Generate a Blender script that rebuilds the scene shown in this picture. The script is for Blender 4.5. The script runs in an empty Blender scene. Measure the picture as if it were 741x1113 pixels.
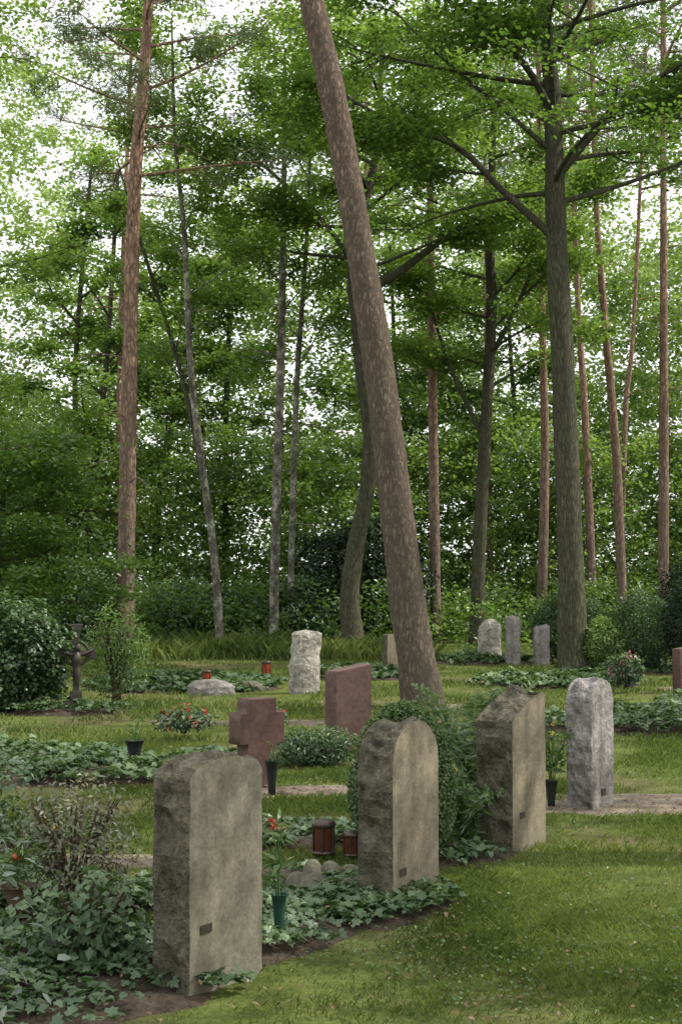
import bpy, math
import numpy as np
from mathutils import Vector

sc = bpy.context.scene
R = np.random.default_rng(7)

# ------------------------------------------------------------------ noise
def _h(i, j, k):
    n = (i*73856093) ^ (j*19349663) ^ (k*83492791)
    n = n & 0x7fffffff
    n = (n*1103515245 + 12345) & 0x7fffffff
    n = n ^ (n >> 13)
    n = (n*69069 + 1) & 0x7fffffff
    n = n ^ (n >> 11)
    return (n & 0xffffff)/float(0xffffff)
def vnoise(P):
    P = np.asarray(P, float)
    I = np.floor(P).astype(np.int64); F = P-I; F = F*F*(3-2*F)
    o = 0
    for a in (0, 1):
        for b in (0, 1):
            for c in (0, 1):
                w = (F[..., 0] if a else 1-F[..., 0])*(F[..., 1] if b else 1-F[..., 1])*(F[..., 2] if c else 1-F[..., 2])
                o = o + w*_h(I[..., 0]+a, I[..., 1]+b, I[..., 2]+c)
    return o
def fbm(P, o=3):
    P = np.asarray(P, float); s = 0; a = .5; t = 0
    for i in range(o):
        s = s+a*vnoise(P*(2**i)+17.3*i); t += a; a *= .5
    return s/t
def n2(x, y, f, seed=0.0):
    x = np.asarray(x, float)
    return fbm(np.stack([x*f, np.asarray(y, float)*f, np.full_like(x, seed)], -1), 3)

# ------------------------------------------------------------------ mesh builder
class MB:
    def __init__(s): s.v = []; s.f = []; s.n = 0; s.r = []
    def add(s, V, F, mat=0, rnd=0.5, smooth=True):
        V = np.asarray(V, float).reshape(-1, 3); F = np.asarray(F, np.int64)
        s.v.append(V)
        s.r.append(np.broadcast_to(np.asarray(rnd, float), (len(V),)).copy())
        s.f.append((F+s.n, mat, smooth)); s.n += len(V)
    def obj(s, name, mats, parent=None):
        V = np.concatenate(s.v); Rn = np.concatenate(s.r)
        me = bpy.data.meshes.new(name)
        me.vertices.add(len(V)); me.vertices.foreach_set('co', V.astype(np.float32).ravel())
        L = np.concatenate([f.ravel() for f, m, q in s.f])
        tot = np.concatenate([np.full(len(f), f.shape[1]) for f, m, q in s.f])
        mi = np.concatenate([np.full(len(f), m) for f, m, q in s.f])
        sm = np.concatenate([np.full(len(f), q) for f, m, q in s.f])
        st = np.concatenate([[0], np.cumsum(tot)[:-1]])
        me.loops.add(len(L)); me.loops.foreach_set('vertex_index', L.astype(np.int32))
        me.polygons.add(len(tot)); me.polygons.foreach_set('loop_start', st.astype(np.int32))
        me.update(calc_edges=True)
        me.polygons.foreach_set('material_index', mi.astype(np.int32))
        me.polygons.foreach_set('use_smooth', sm.astype(bool))
        a = me.attributes.new('rnd', 'FLOAT', 'POINT'); a.data.foreach_set('value', Rn.astype(np.float32))
        for m in mats: me.materials.append(m)
        me.update()
        o = bpy.data.objects.new(name, me); sc.collection.objects.link(o)
        if parent: o.parent = parent
        return o

RHOMB = np.array([[0, 0, 0], [.42, .5, .07], [1, 0, -.06], [.42, -.5, .07]])
LEAF6 = np.array([[0, 0, 0], [.25, .42, .06], [.65, .36, .04], [1, 0, -.08], [.65, -.36, .04], [.25, -.42, .06]])
IVY = np.array([[.12, 0, 0], [-.05, .3, .02], [.22, .55, .0], [.42, .3, .05], [.72, .4, .0], [.72, .2, .03], [1.05, 0, -.06],
                [.72, -.2, .03], [.72, -.4, .0], [.42, -.3, .05], [.22, -.55, .0], [-.05, -.3, .02]])
def leaves(mb, C, L, W, up=0.6, tmpl=RHOMB, mat=1, rnd=None, droop=0.0, D=None, rng=R, nd=None):
    C = np.asarray(C, float); N = len(C)
    if N == 0: return
    n = rng.normal(size=(N, 3)); n /= np.linalg.norm(n, axis=1)[:, None]
    n[:, 2] = np.abs(n[:, 2]) if up > 0 else n[:, 2]
    n[:, 2] += up
    if nd is not None: n = n+nd
    n /= np.linalg.norm(n, axis=1)[:, None]
    d = rng.normal(size=(N, 3)) if D is None else np.asarray(D, float)+.25*rng.normal(size=(N, 3))
    d[:, 2] -= droop
    d -= n*(d*n).sum(1)[:, None]; d /= np.linalg.norm(d, axis=1)[:, None]+1e-9
    b = np.cross(n, d)
    s = rng.uniform(.65, 1.25, N)[:, None, None]
    T = tmpl
    V = C[:, None]+s*(d[:, None]*T[None, :, :1]*L+b[:, None]*T[None, :, 1:2]*W+n[:, None]*T[None, :, 2:]*L)
    k = len(T)
    F = np.arange(N*k).reshape(N, k)
    if rnd is None: rnd = rng.uniform(0, 1, N)
    rnd = np.clip(np.asarray(rnd)*.7+.3*rng.uniform(0, 1, N), 0, 1)
    mb.add(V.reshape(-1, 3), F, mat, np.repeat(rnd, k), smooth=False)

def resample(P, R_, m):
    P = np.asarray(P, float); R_ = np.asarray(R_, float)
    n = len(P); seg = np.linalg.norm(np.diff(P, axis=0), axis=1); t = np.concatenate([[0], np.cumsum(seg)]); t /= t[-1]
    u = np.linspace(0, 1, m)
    idx = np.interp(u, t, np.arange(n)); i = np.clip(np.floor(idx).astype(int), 0, n-2); f = (idx-i)[:, None]
    g = lambda j: P[np.clip(j, 0, n-1)]
    p0, p1, p2, p3 = g(i-1), g(i), g(i+1), g(i+2)
    Q = .5*((2*p1)+(-p0+p2)*f+(2*p0-5*p1+4*p2-p3)*f**2+(-p0+3*p1-3*p2+p3)*f**3)
    return Q, np.interp(u, t, R_)
def tube(mb, P, rad, m=None, s=8, mat=0, rough=0.0, rf=6.0, rnd=.5, cap=True):
    P = np.asarray(P, float)
    if m is None: m = max(3, len(P)*2)
    Q, r = resample(P, rad, m)
    T = np.gradient(Q, axis=0); T /= np.linalg.norm(T, axis=1)[:, None]+1e-9
    ref = np.array([0, 1.0, 0]) if abs(T[:, 1]).mean() < .8 else np.array([1.0, 0, 0])
    A = np.cross(T, ref); A /= np.linalg.norm(A, axis=1)[:, None]; B = np.cross(T, A)
    th = np.linspace(0, 2*np.pi, s, endpoint=False)
    c = np.cos(th)[None, :, None]; d = np.sin(th)[None, :, None]
    N = A[:, None]*c+B[:, None]*d
    rr = np.broadcast_to(r[:, None, None], (m, s, 1)).copy()
    if rough > 0:
        base = Q[:, None]+N*rr
        q = base.copy(); q[..., 2] *= .35
        rr = rr*(1+rough*(fbm(q*rf*2.2, 3)-.5)*2)[..., None]
        rr = rr*(1+rough*.8*(fbm(base*1.3, 2)-.5)*2)[..., None]
    V = Q[:, None]+N*rr
    i = np.arange(m-1)[:, None]; j = np.arange(s)[None]
    F = np.stack([i*s+j, i*s+(j+1) % s, (i+1)*s+(j+1) % s, (i+1)*s+j], -1).reshape(-1, 4)
    mb.add(V.reshape(-1, 3), F, mat, rnd)
    return Q

def lathe(mb, prof, loc, s=20, mat=0, smooth=True):
    prof = np.asarray(prof, float); m = len(prof); th = np.linspace(0, 2*np.pi, s, endpoint=False)
    V = np.stack([prof[:, 0][:, None]*np.cos(th), prof[:, 0][:, None]*np.sin(th), np.repeat(prof[:, 1][:, None], s, 1)], -1)+np.asarray(loc)
    i = np.arange(m-1)[:, None]; j = np.arange(s)[None]
    F = np.stack([i*s+j, i*s+(j+1) % s, (i+1)*s+(j+1) % s, (i+1)*s+j], -1).reshape(-1, 4)
    mb.add(V.reshape(-1, 3), F, mat, .5, smooth)

# ------------------------------------------------------------------ materials
def newmat(name):
    m = bpy.data.materials.new(name); m.use_nodes = True; nt = m.node_tree; nt.nodes.clear()
    out = nt.nodes.new('ShaderNodeOutputMaterial'); return m, nt, out
def N(nt, t): return nt.nodes.new(t)
def ramp(nt, fac, stops):
    r = nt.nodes.new('ShaderNodeValToRGB'); e = r.color_ramp.elements
    while len(e) < len(stops): e.new(.5)
    for el, (p, c) in zip(e, stops): el.position = p; el.color = (*c, 1)
    nt.links.new(fac, r.inputs[0]); return r.outputs[0]
def leafmat(name, cd, cm, cl, trans=.45, tint=(1.4, 1.45, .75), gloss=.05, grough=.45):
    m, nt, out = newmat(name); L = nt.links.new
    at = N(nt, 'ShaderNodeAttribute'); at.attribute_name = 'rnd'
    col = ramp(nt, at.outputs['Fac'], [(0, cd), (.5, cm), (1, cl)])
    df = N(nt, 'ShaderNodeBsdfDiffuse'); L(col, df.inputs[0])
    tr = N(nt, 'ShaderNodeBsdfTranslucent')
    mx = N(nt, 'ShaderNodeMix'); mx.data_type = 'RGBA'; mx.blend_type = 'MULTIPLY'; mx.inputs[0].default_value = 1
    L(col, mx.inputs[6]); mx.inputs[7].default_value = (*tint, 1); L(mx.outputs[2], tr.inputs[0])
    ms = N(nt, 'ShaderNodeMixShader'); ms.inputs[0].default_value = trans; L(df.outputs[0], ms.inputs[1]); L(tr.outputs[0], ms.inputs[2])
    gl = N(nt, 'ShaderNodeBsdfGlossy'); gl.inputs['Roughness'].default_value = grough
    gl.inputs[0].default_value = (.9, .95, .9, 1)
    m2 = N(nt, 'ShaderNodeMixShader'); m2.inputs[0].default_value = gloss; L(ms.outputs[0], m2.inputs[1]); L(gl.outputs[0], m2.inputs[2])
    L(m2.outputs[0], out.inputs[0]); return m
def noise(nt, scale, detail=5, rough=.6, vec=None):
    n = N(nt, 'ShaderNodeTexNoise'); n.inputs['Scale'].default_value = scale; n.inputs['Detail'].default_value = detail
    n.inputs['Roughness'].default_value = rough
    if vec: nt.links.new(vec, n.inputs['Vector'])
    return n
def objco(nt, sc_=(1, 1, 1)):
    t = N(nt, 'ShaderNodeTexCoord'); m = N(nt, 'ShaderNodeMapping'); m.inputs['Scale'].default_value = sc_
    nt.links.new(t.outputs['Object'], m.inputs[0]); return m.outputs[0]
def bump(nt, h, strength, dist, prev=None):
    b = N(nt, 'ShaderNodeBump'); b.inputs['Strength'].default_value = strength; b.inputs['Distance'].default_value = dist
    nt.links.new(h, b.inputs['Height'])
    if prev: nt.links.new(prev, b.inputs['Normal'])
    return b.outputs[0]
def mixc(nt, fac, a, b, mode='MIX'):
    mx = N(nt, 'ShaderNodeMix'); mx.data_type = 'RGBA'; mx.blend_type = mode
    for s, v in ((0, fac), (6, a), (7, b)):
        if isinstance(v, (int, float)): mx.inputs[s].default_value = v
        elif isinstance(v, tuple): mx.inputs[s].default_value = (*v, 1)
        else: nt.links.new(v, mx.inputs[s])
    return mx.outputs[2]
def princ(nt, out, col, rough=.8, normal=None, spec=.3):
    p = N(nt, 'ShaderNodeBsdfPrincipled')
    if isinstance(col, tuple): p.inputs['Base Color'].default_value = (*col, 1)
    else: nt.links.new(col, p.inputs['Base Color'])
    p.inputs['Roughness'].default_value = rough; p.inputs['Specular IOR Level'].default_value = spec
    if normal: nt.links.new(normal, p.inputs['Normal'])
    nt.links.new(p.outputs[0], out.inputs[0]); return p

def barkmat(name, low, high, dark, z0=3, z1=9, green=.3, vs=9, dist=.03, zs=.28, cw=.12, warp=.12):
    m, nt, out = newmat(name)
    co = objco(nt, (1, 1, zs))
    vo = N(nt, 'ShaderNodeTexVoronoi'); vo.feature = 'DISTANCE_TO_EDGE'; vo.inputs['Scale'].default_value = vs
    ns = noise(nt, 14, 5, .7, co)
    wv = mixc(nt, warp, co, ns.outputs['Color']); nt.links.new(wv, vo.inputs['Vector'])
    n1 = noise(nt, 30, 6, .75, co); n3 = noise(nt, .9, 3, .6, objco(nt)); n4 = noise(nt, 7, 4, .6, co)
    crack = ramp(nt, vo.outputs['Distance'], [(0, (0, 0, 0)), (cw, (1, 1, 1))])
    g = N(nt, 'ShaderNodeNewGeometry'); sx = N(nt, 'ShaderNodeSeparateXYZ'); nt.links.new(g.outputs['Position'], sx.inputs[0])
    mr = N(nt, 'ShaderNodeMapRange'); mr.inputs[1].default_value = z0; mr.inputs[2].default_value = z1; nt.links.new(sx.outputs[2], mr.inputs[0])
    c = mixc(nt, mr.outputs[0], low, high)
    mg = N(nt, 'ShaderNodeMapRange'); mg.inputs[1].default_value = .35; mg.inputs[2].default_value = .7; mg.inputs[4].default_value = green
    nt.links.new(n3.outputs[0], mg.inputs[0])
    c = mixc(nt, mg.outputs[0], c, (.085, .10, .05))
    c = mixc(nt, 1.0, c, ramp(nt, n1.outputs[0], [(.3, (.5, .5, .5)), (.7, (1.45, 1.45, 1.45))]), 'MULTIPLY')
    c = mixc(nt, .7, c, ramp(nt, n4.outputs[0], [(.3, (.6, .6, .6)), (.7, (1.3, 1.3, 1.3))]), 'MULTIPLY')
    c = mixc(nt, crack, dark, c)
    b = bump(nt, crack, .7, dist); b = bump(nt, n1.outputs[0], .8, dist*.6, b)
    princ(nt, out, c, .9, b, .15); return m
def birchmat():
    m, nt, out = newmat('birch_bark')
    n1 = noise(nt, 3.0, 6, .8, objco(nt, (1.6, 1.6, 1.1))); n2_ = noise(nt, 12, 4, .6, objco(nt, (.8, .8, 3)))
    c = ramp(nt, n1.outputs[0], [(.40, (.05, .045, .035)), (.52, (.13, .125, .095)), (.62, (.36, .35, .3))])
    c = mixc(nt, 1.0, c, ramp(nt, n2_.outputs[0], [(.3, (.5, .5, .45)), (.6, (1.1, 1.1, 1.1))]), 'MULTIPLY')
    princ(nt, out, c, .8, bump(nt, n2_.outputs[0], .5, .01)); return m

def stonemat(name, c1, c2, c3, sc1=3.0, bmp=.4, dist=.006, rough=.85, moss=.0, spots=.5, fine=60):
    m, nt, out = newmat(name); co = objco(nt)
    a = noise(nt, sc1, 6, .65, co); b = noise(nt, fine, 4, .7, co); d = noise(nt, sc1*4, 5, .7, co)
    c = ramp(nt, a.outputs[0], [(.3, c1), (.5, c2), (.7, c3)])
    c = mixc(nt, spots, c, ramp(nt, b.outputs[0], [(.3, (.55, .55, .55)), (.5, (1, 1, 1)), (.7, (1.5, 1.5, 1.5))]), 'MULTIPLY')
    c = mixc(nt, .6, c, ramp(nt, d.outputs[0], [(.3, (.6, .6, .6)), (.6, (1.15, 1.15, 1.1))]), 'MULTIPLY')
    if moss > 0:
        st = noise(nt, 6, 4, .6, objco(nt, (1.5, 1.5, .2)))
        c = mixc(nt, .55, c, ramp(nt, st.outputs[0], [(.35, (.5, .51, .45)), (.6, (1.1, 1.1, 1.1))]), 'MULTIPLY')
        g = N(nt, 'ShaderNodeTexCoord'); sx = N(nt, 'ShaderNodeSeparateXYZ'); nt.links.new(g.outputs['Object'], sx.inputs[0])
        mr = N(nt, 'ShaderNodeMapRange'); mr.inputs[1].default_value = .5; mr.inputs[2].default_value = 0.0; mr.inputs[3].default_value = moss*.3; mr.inputs[4].default_value = moss
        nt.links.new(sx.outputs[2], mr.inputs[0])
        mm = N(nt, 'ShaderNodeMath'); mm.operation = 'MULTIPLY'; nt.links.new(mr.outputs[0], mm.inputs[0])
        r2 = ramp(nt, a.outputs[0], [(.35, (.2, .2, .2)), (.6, (1, 1, 1))]); nt.links.new(r2, mm.inputs[1])
        c = mixc(nt, mm.outputs[0], c, (.08, .085, .05))
        vo = N(nt, 'ShaderNodeTexVoronoi'); vo.inputs['Scale'].default_value = 17; nt.links.new(mixc(nt, .12, co, b.outputs['Color']), vo.inputs['Vector'])
        lf = ramp(nt, vo.outputs['Distance'], [(.06, (.4, .4, .4)), (.12, (0, 0, 0))]); c = mixc(nt, lf, c, (.3, .3, .25))
    nb = bump(nt, d.outputs[0], bmp, dist*2); nb = bump(nt, b.outputs[0], bmp, dist, nb)
    princ(nt, out, c, rough, nb); return m

M = {}
M['oakleaf'] = leafmat('oak_leaves', (.04, .078, .016), (.088, .16, .03), (.15, .25, .05), .5)
M['farleaf'] = leafmat('forest_leaves', (.045, .085, .02), (.125, .205, .045), (.23, .33, .09), .5)  # leaf tones lightened to suggest haze in the middle distance
M['hazeleaf'] = leafmat('haze_tinted_leaves', (.11, .165, .06), (.21, .295, .105), (.31, .40, .17), .5)  # aerial haze painted into the colour: far leaves washed paler
M['beechleaf'] = leafmat('beech_leaves', (.065, .11, .022), (.135, .215, .045), (.22, .32, .085), .5)
M['shrubleaf'] = leafmat('shrub_leaves', (.02, .045, .015), (.045, .09, .026), (.085, .15, .045), .35)
M['darkleaf'] = leafmat('rhododendron_leaves', (.007, .016, .007), (.014, .03, .012), (.028, .05, .02), .15, gloss=.04)
M['needle'] = leafmat('pine_needles', (.05, .07, .045), (.085, .115, .07), (.12, .15, .10), .35)
M['ivy'] = leafmat('ivy_leaves', (.02, .045, .018), (.055, .10, .037), (.115, .175, .07), .25, gloss=.05, grough=.5)
M['box'] = leafmat('boxwood_leaves', (.03, .06, .014), (.065, .115, .026), (.12, .19, .05), .3, gloss=.05)
M['grass'] = leafmat('grass_blades', (.06, .09, .02), (.12, .168, .034), (.21, .25, .075), .4, gloss=.03)
M['dry'] = leafmat('azalea_leaves', (.06, .06, .03), (.10, .11, .055), (.17, .17, .10), .3, tint=(1.3, 1.2, .8))
M['pale'] = leafmat('variegated_leaves', (.06, .09, .06), (.12, .15, .12), (.2, .24, .2), .3, tint=(1.1, 1.2, .9))
M['red'] = leafmat('red_petals', (.35, .01, .01), (.5, .03, .015), (.6, .12, .05), .3, tint=(1.2, .6, .6))
M['pink'] = leafmat('pink_petals', (.5, .12, .2), (.65, .25, .35), (.75, .5, .55), .3, tint=(1.1, .8, .8))
M['yellow'] = leafmat('yellow_petals', (.5, .35, .02), (.6, .45, .03), (.65, .5, .05), .3, tint=(1.1, .9, .5))
M['litter'] = leafmat('leaf_litter', (.06, .035, .015), (.13, .08, .035), (.25, .18, .09), .1, tint=(1, 1, 1))
M['pinebark'] = barkmat('pine_bark', (.165, .135, .10), (.25, .17, .13), (.085, .066, .052), 1.5, 9, .35, vs=24, dist=.02, zs=.3, cw=.3, warp=.12)
M['redpine'] = barkmat('scots_pine_bark', (.22, .165, .13), (.37, .225, .16), (.14, .095, .075), 2, 9, .15, vs=14, dist=.02, cw=.2, warp=.1)
M['oakbark'] = barkmat('oak_bark', (.10, .098, .06), (.08, .076, .055), (.045, .042, .03), 1, 8, .5, vs=26, dist=.012, zs=.2, cw=.2, warp=.08)
M['birch'] = birchmat()
M['sand'] = stonemat('sandstone_face', (.14, .125, .09), (.19, .172, .13), (.26, .235, .185), 2.5, .35, .004, .85, .4, .6)
M['sandrough'] = stonemat('sandstone_rough', (.08, .073, .052), (.14, .125, .09), (.22, .195, .145), 5, 1.0, .012, .95, .45, .6, 40)
M['sandtan'] = stonemat('sandstone_tan', (.16, .135, .095), (.22, .185, .13), (.29, .245, .185), 3.5, .35, .004, .85, .5, .6)
M['granite'] = stonemat('granite_grey', (.16, .15, .145), (.24, .22, .215), (.34, .315, .305), 4, .8, .01, .85, .15, .9, 45)
M['redgran'] = stonemat('red_granite', (.06, .034, .028), (.078, .044, .037), (.10, .06, .05), 6, .05, .001, .45, 0, .9, 160)
M['redgrans'] = stonemat('red_granite_sawn', (.075, .046, .038), (.095, .058, .048), (.125, .08, .068), 6, .3, .003, .8, 0, .9, 120)
M['white'] = stonemat('limestone', (.22, .205, .175), (.38, .355, .31), (.52, .49, .43), 4, 1.0, .02, .9, .2, .8, 22)
M['cobble'] = stonemat('mossy_cobble', (.07, .075, .045), (.13, .125, .09), (.2, .19, .15), 6, .5, .006, .9, .5, .7, 60)
M['soil'] = stonemat('soil', (.035, .027, .019), (.07, .053, .037), (.11, .085, .06), 4, 1.0, .02, 1, 0, .9, 50)
M['dirt'] = stonemat('dirt', (.10, .08, .06), (.17, .14, .105), (.24, .2, .155), 1.6, 1.0, .015, 1, 0, .9, 35)
def flat(name, c, rough=.5, metal=0):
    m, nt, out = newmat(name)
    a = noise(nt, 18, 5, .6, objco(nt)); c = mixc(nt, .5, c, ramp(nt, a.outputs[0], [(.3, tuple(x*.55 for x in c)), (.7, tuple(min(1, x*1.3) for x in c))]))
    p = princ(nt, out, c, rough); p.inputs['Metallic'].default_value = metal
    return m
M['bronze'] = flat('weathered_bronze', (.06, .052, .045), .5, .5)
M['vase'] = flat('green_vase', (.015, .05, .035), .4)
M['darkvase'] = flat('dark_vase', (.02, .022, .022), .4)
M['lantred'] = flat('red_lantern_glass', (.07, .025, .015), .2)
M['lantred2'] = flat('bright_lantern_glass', (.26, .05, .02), .2)
M['lantmet'] = flat('lantern_metal', (.08, .06, .045), .4, .6)
M['ceramic'] = flat('terracotta', (.10, .06, .04), .8)
M['stem'] = flat('twig_bark', (.07, .05, .03), .9)
M['gstem'] = flat('green_stem', (.06, .12, .03), .7)

def groundmat():
    m, nt, out = newmat('ground_lawn')
    g = N(nt, 'ShaderNodeNewGeometry'); pos = g.outputs['Position']
    a = noise(nt, .5, 5, .6, pos); b = noise(nt, 4, 6, .7, pos); c3 = noise(nt, 45, 5, .75, pos)
    c = ramp(nt, b.outputs[0], [(.3, (.055, .068, .02)), (.5, (.095, .122, .03)), (.7, (.14, .165, .048))])
    d = ramp(nt, a.outputs[0], [(.48, (0, 0, 0)), (.62, (.75, .75, .75))])
    c = mixc(nt, d, c, (.14, .12, .068))
    c = mixc(nt, .8, c, ramp(nt, c3.outputs[0], [(.3, (.45, .45, .4)), (.65, (1.4, 1.4, 1.3))]), 'MULTIPLY')
    princ(nt, out, c, 1, bump(nt, c3.outputs[0], 1, .02), .1); return m
M['ground'] = groundmat()

# ------------------------------------------------------------------ ground
def gz(x, y):
    x = np.asarray(x, float); y = np.asarray(y, float)
    z = .05*(n2(x, y, .35, 3)-.5)+.012*(n2(x, y, 2.5, 9)-.5)
    return z*np.clip((60-np.abs(y-20))/20, 0, 1)
def ground():
    xs = np.unique(np.concatenate([np.linspace(-300, -14, 12), np.linspace(-14, 16, 200), np.linspace(16, 300, 12)]))
    ys = np.unique(np.concatenate([np.linspace(-100, 0, 6), np.linspace(0, 20, 140), np.linspace(20, 50, 80), np.linspace(50, 600, 14)]))
    X, Y = np.meshgrid(xs, ys); V = np.stack([X, Y, gz(X, Y)], -1)
    nx = len(xs); ny = len(ys); i = np.arange(ny-1)[:, None]; j = np.arange(nx-1)[None]
    F = np.stack([i*nx+j, i*nx+j+1, (i+1)*nx+j+1, (i+1)*nx+j], -1).reshape(-1, 4)
    mb = MB(); mb.add(V.reshape(-1, 3), F, 0); mb.obj('ground', [M['ground']])
ground()

# ------------------------------------------------------------------ beds (x,y,rx,ry,rot deg,height)
beds = [
    (-1.45, 5.5, 1.15, .72, 20, .13), (-.38, 6.35, .7, .42, 58, .10), (-2.1, 6.9, 1.2, .9, 20, .14), (-.6, 7.3, .8, .45, 30, .07),
    (.12, 6.9, .5, .45, 58, .10), (-.05, 8.7, .8, .45, 10, .1), (.72, 8.2, .5, .3, 60, .1), (-2.6, 8.6, 1.1, .5, 5, .12),
    (-3.6, 12.2, 2.0, 1.5, 0, .22), (-1.9, 11.6, 1.0, .75, 0, .18), (-.6, 13.0, .9, .45, 10, .12),
    (-2.5, 22.0, 1.7, 1.9, 0, .14), (-3.4, 17.2, .9, .5, 0, .2), (.3, 24.5, 1.3, 1.6, 0, .14), (2.9, 29, 1.2, 1.5, 0, .2),
    (3.4, 15.7, 1.5, 1.2, 0, .3), (3.4, 22, 1.4, 1.2, 0, .22), (5.2, 17.0, 1.6, 1.4, 0, .3), (1.25, 10.9, .5, .35, 40, .12), (5.2, 25, 1.5, .9, 0, .2)]
def inell(x, y, e, grow=1.0):
    cx, cy, rx, ry, rt, h = e; a = math.radians(rt); dx = x-cx; dy = y-cy
    u = (dx*math.cos(a)+dy*math.sin(a))/rx; v = (-dx*math.sin(a)+dy*math.cos(a))/ry
    return np.sqrt(u*u+v*v)/grow + (n2(x, y, 2.2, 5)-.5)*.5
def bed(e, dens, leafL, rng):
    cx, cy, rx, ry, rt, h = e; a = math.radians(rt); mb = MB()
    nr, ns = 14, 56; r = np.linspace(0, 1, nr)[:, None]; th = np.linspace(0, 2*np.pi, ns, endpoint=False)[None]
    X = cx+r*(rx*np.cos(th)*math.cos(a)-ry*np.sin(th)*math.sin(a)); Y = cy+r*(rx*np.cos(th)*math.sin(a)+ry*np.sin(th)*math.cos(a))
    wob = 1+.18*(n2(cx+np.cos(th)*3, cy+np.sin(th)*3, 1.0, 2)-.5)*2
    X = cx+(X-cx)*wob; Y = cy+(Y-cy)*wob
    Z = gz(X, Y)+.05*(1-r**2)+.02*n2(X, Y, 7, 4)*(1-r**4)-.012*(r**4)
    i = np.arange(nr-1)[:, None]; j = np.arange(ns)[None]
    F = np.stack([i*ns+j, (i+1)*ns+j, (i+1)*ns+(j+1) % ns, i*ns+(j+1) % ns], -1).reshape(-1, 4)
    mb.add(np.stack([X, Y, Z], -1).reshape(-1, 3), F, 0)
    n = int(dens*math.pi*rx*ry)
    x = cx+rng.uniform(-1, 1, n*2)*max(rx, ry)*1.15; y = cy+rng.uniform(-1, 1, n*2)*max(rx, ry)*1.15
    d = inell(x, y, e); lump = n2(x, y, 3.0, 8)
    k = (d < .92) & (lump > .38+.03*rng.normal(size=len(x))); x, y, d, lump = x[k], y[k], d[k], lump[k]
    top = h*np.clip(1.1-d, .1, 1)**.5*(.25+2.0*np.clip(lump-.32, 0, 1))
    z = gz(x, y)+.04+top*rng.uniform(.35, 1.0, len(x))**.5
    leaves(mb, np.stack([x, y, z], -1), leafL, leafL*.95, up=1.0, tmpl=IVY, mat=1, rnd=np.clip((lump-.34)*2.0+.45*rng.uniform(0, 1, len(x)), 0, 1), rng=rng)
    n = int(120*rx*ry); x = cx+rng.normal(size=n)*rx*.5; y = cy+rng.normal(size=n)*ry*.5
    leaves(mb, np.stack([x, y, gz(x, y)+.075], -1), .035, .02, up=1.5, mat=2, rng=rng)
    mb.obj('ivy_bed', [M['soil'], M['ivy'], M['litter']])
for q, e in enumerate(beds):
    near = e[1] < 10
    dens_ = 2300 if near else (900 if e[1] < 18 else 420)
    bed(e, dens_, .047 if near else (.068 if e[1] < 18 else .105), np.random.default_rng(100+q))

dirts = [(2.3, 10.1, 1.3, .45, 5, 0), (-.4, 10.7, .75, .3, 10, 0), (-2.2, 4.4, 1.7, .38, 8, 0), (-1.5, 8.0, .5, .28, 10, 0), (1.5, 18.1, .8, .5, 0, 0), (.4, 14, 1.0, .4, 0, 0), (-.6, 16, 2.0, .35, 0, 0), (6.5, 21, 1.7, .7, 0, 0)]
for q, e in enumerate(dirts):
    cx, cy, rx, ry, rt, h = e; a = math.radians(rt); mb = MB()
    nr, ns = 12, 60; r = np.linspace(0, 1, nr)[:, None]; th = np.linspace(0, 2*np.pi, ns, endpoint=False)[None]
    wob = 1+.5*(n2(cx+np.cos(th)*2, cy+np.sin(th)*2, 1.3, 12)-.5)*2
    ca, sa = math.cos(a), math.sin(a)
    X = cx+wob*r*(rx*np.cos(th)*ca-ry*np.sin(th)*sa); Y = cy+wob*r*(rx*np.cos(th)*sa+ry*np.sin(th)*ca)
    Z = gz(X, Y)+.012*(1-r**6)-.004+.01*n2(X, Y, 9, 4)*(1-r**2)
    i = np.arange(nr-1)[:, None]; j = np.arange(ns)[None]
    F = np.stack([i*ns+j, (i+1)*ns+j, (i+1)*ns+(j+1) % ns, i*ns+(j+1) % ns], -1).reshape(-1, 4)
    mb.add(np.stack([X, Y, Z], -1).reshape(-1, 3), F, 0)
    n = int(260*rx*ry); ang = R.uniform(0, 6.28, n); rr = R.uniform(0, 1, n)**.5
    x = cx+rr*(rx*np.cos(ang)*ca-ry*np.sin(ang)*sa); y = cy+rr*(rx*np.cos(ang)*sa+ry*np.sin(ang)*ca)
    leaves(mb, np.stack([x, y, gz(x, y)+.022], -1), .04, .025, up=2.5, mat=1)
    mb.obj('dirt_patch', [M['dirt'], M['litter']])

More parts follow.
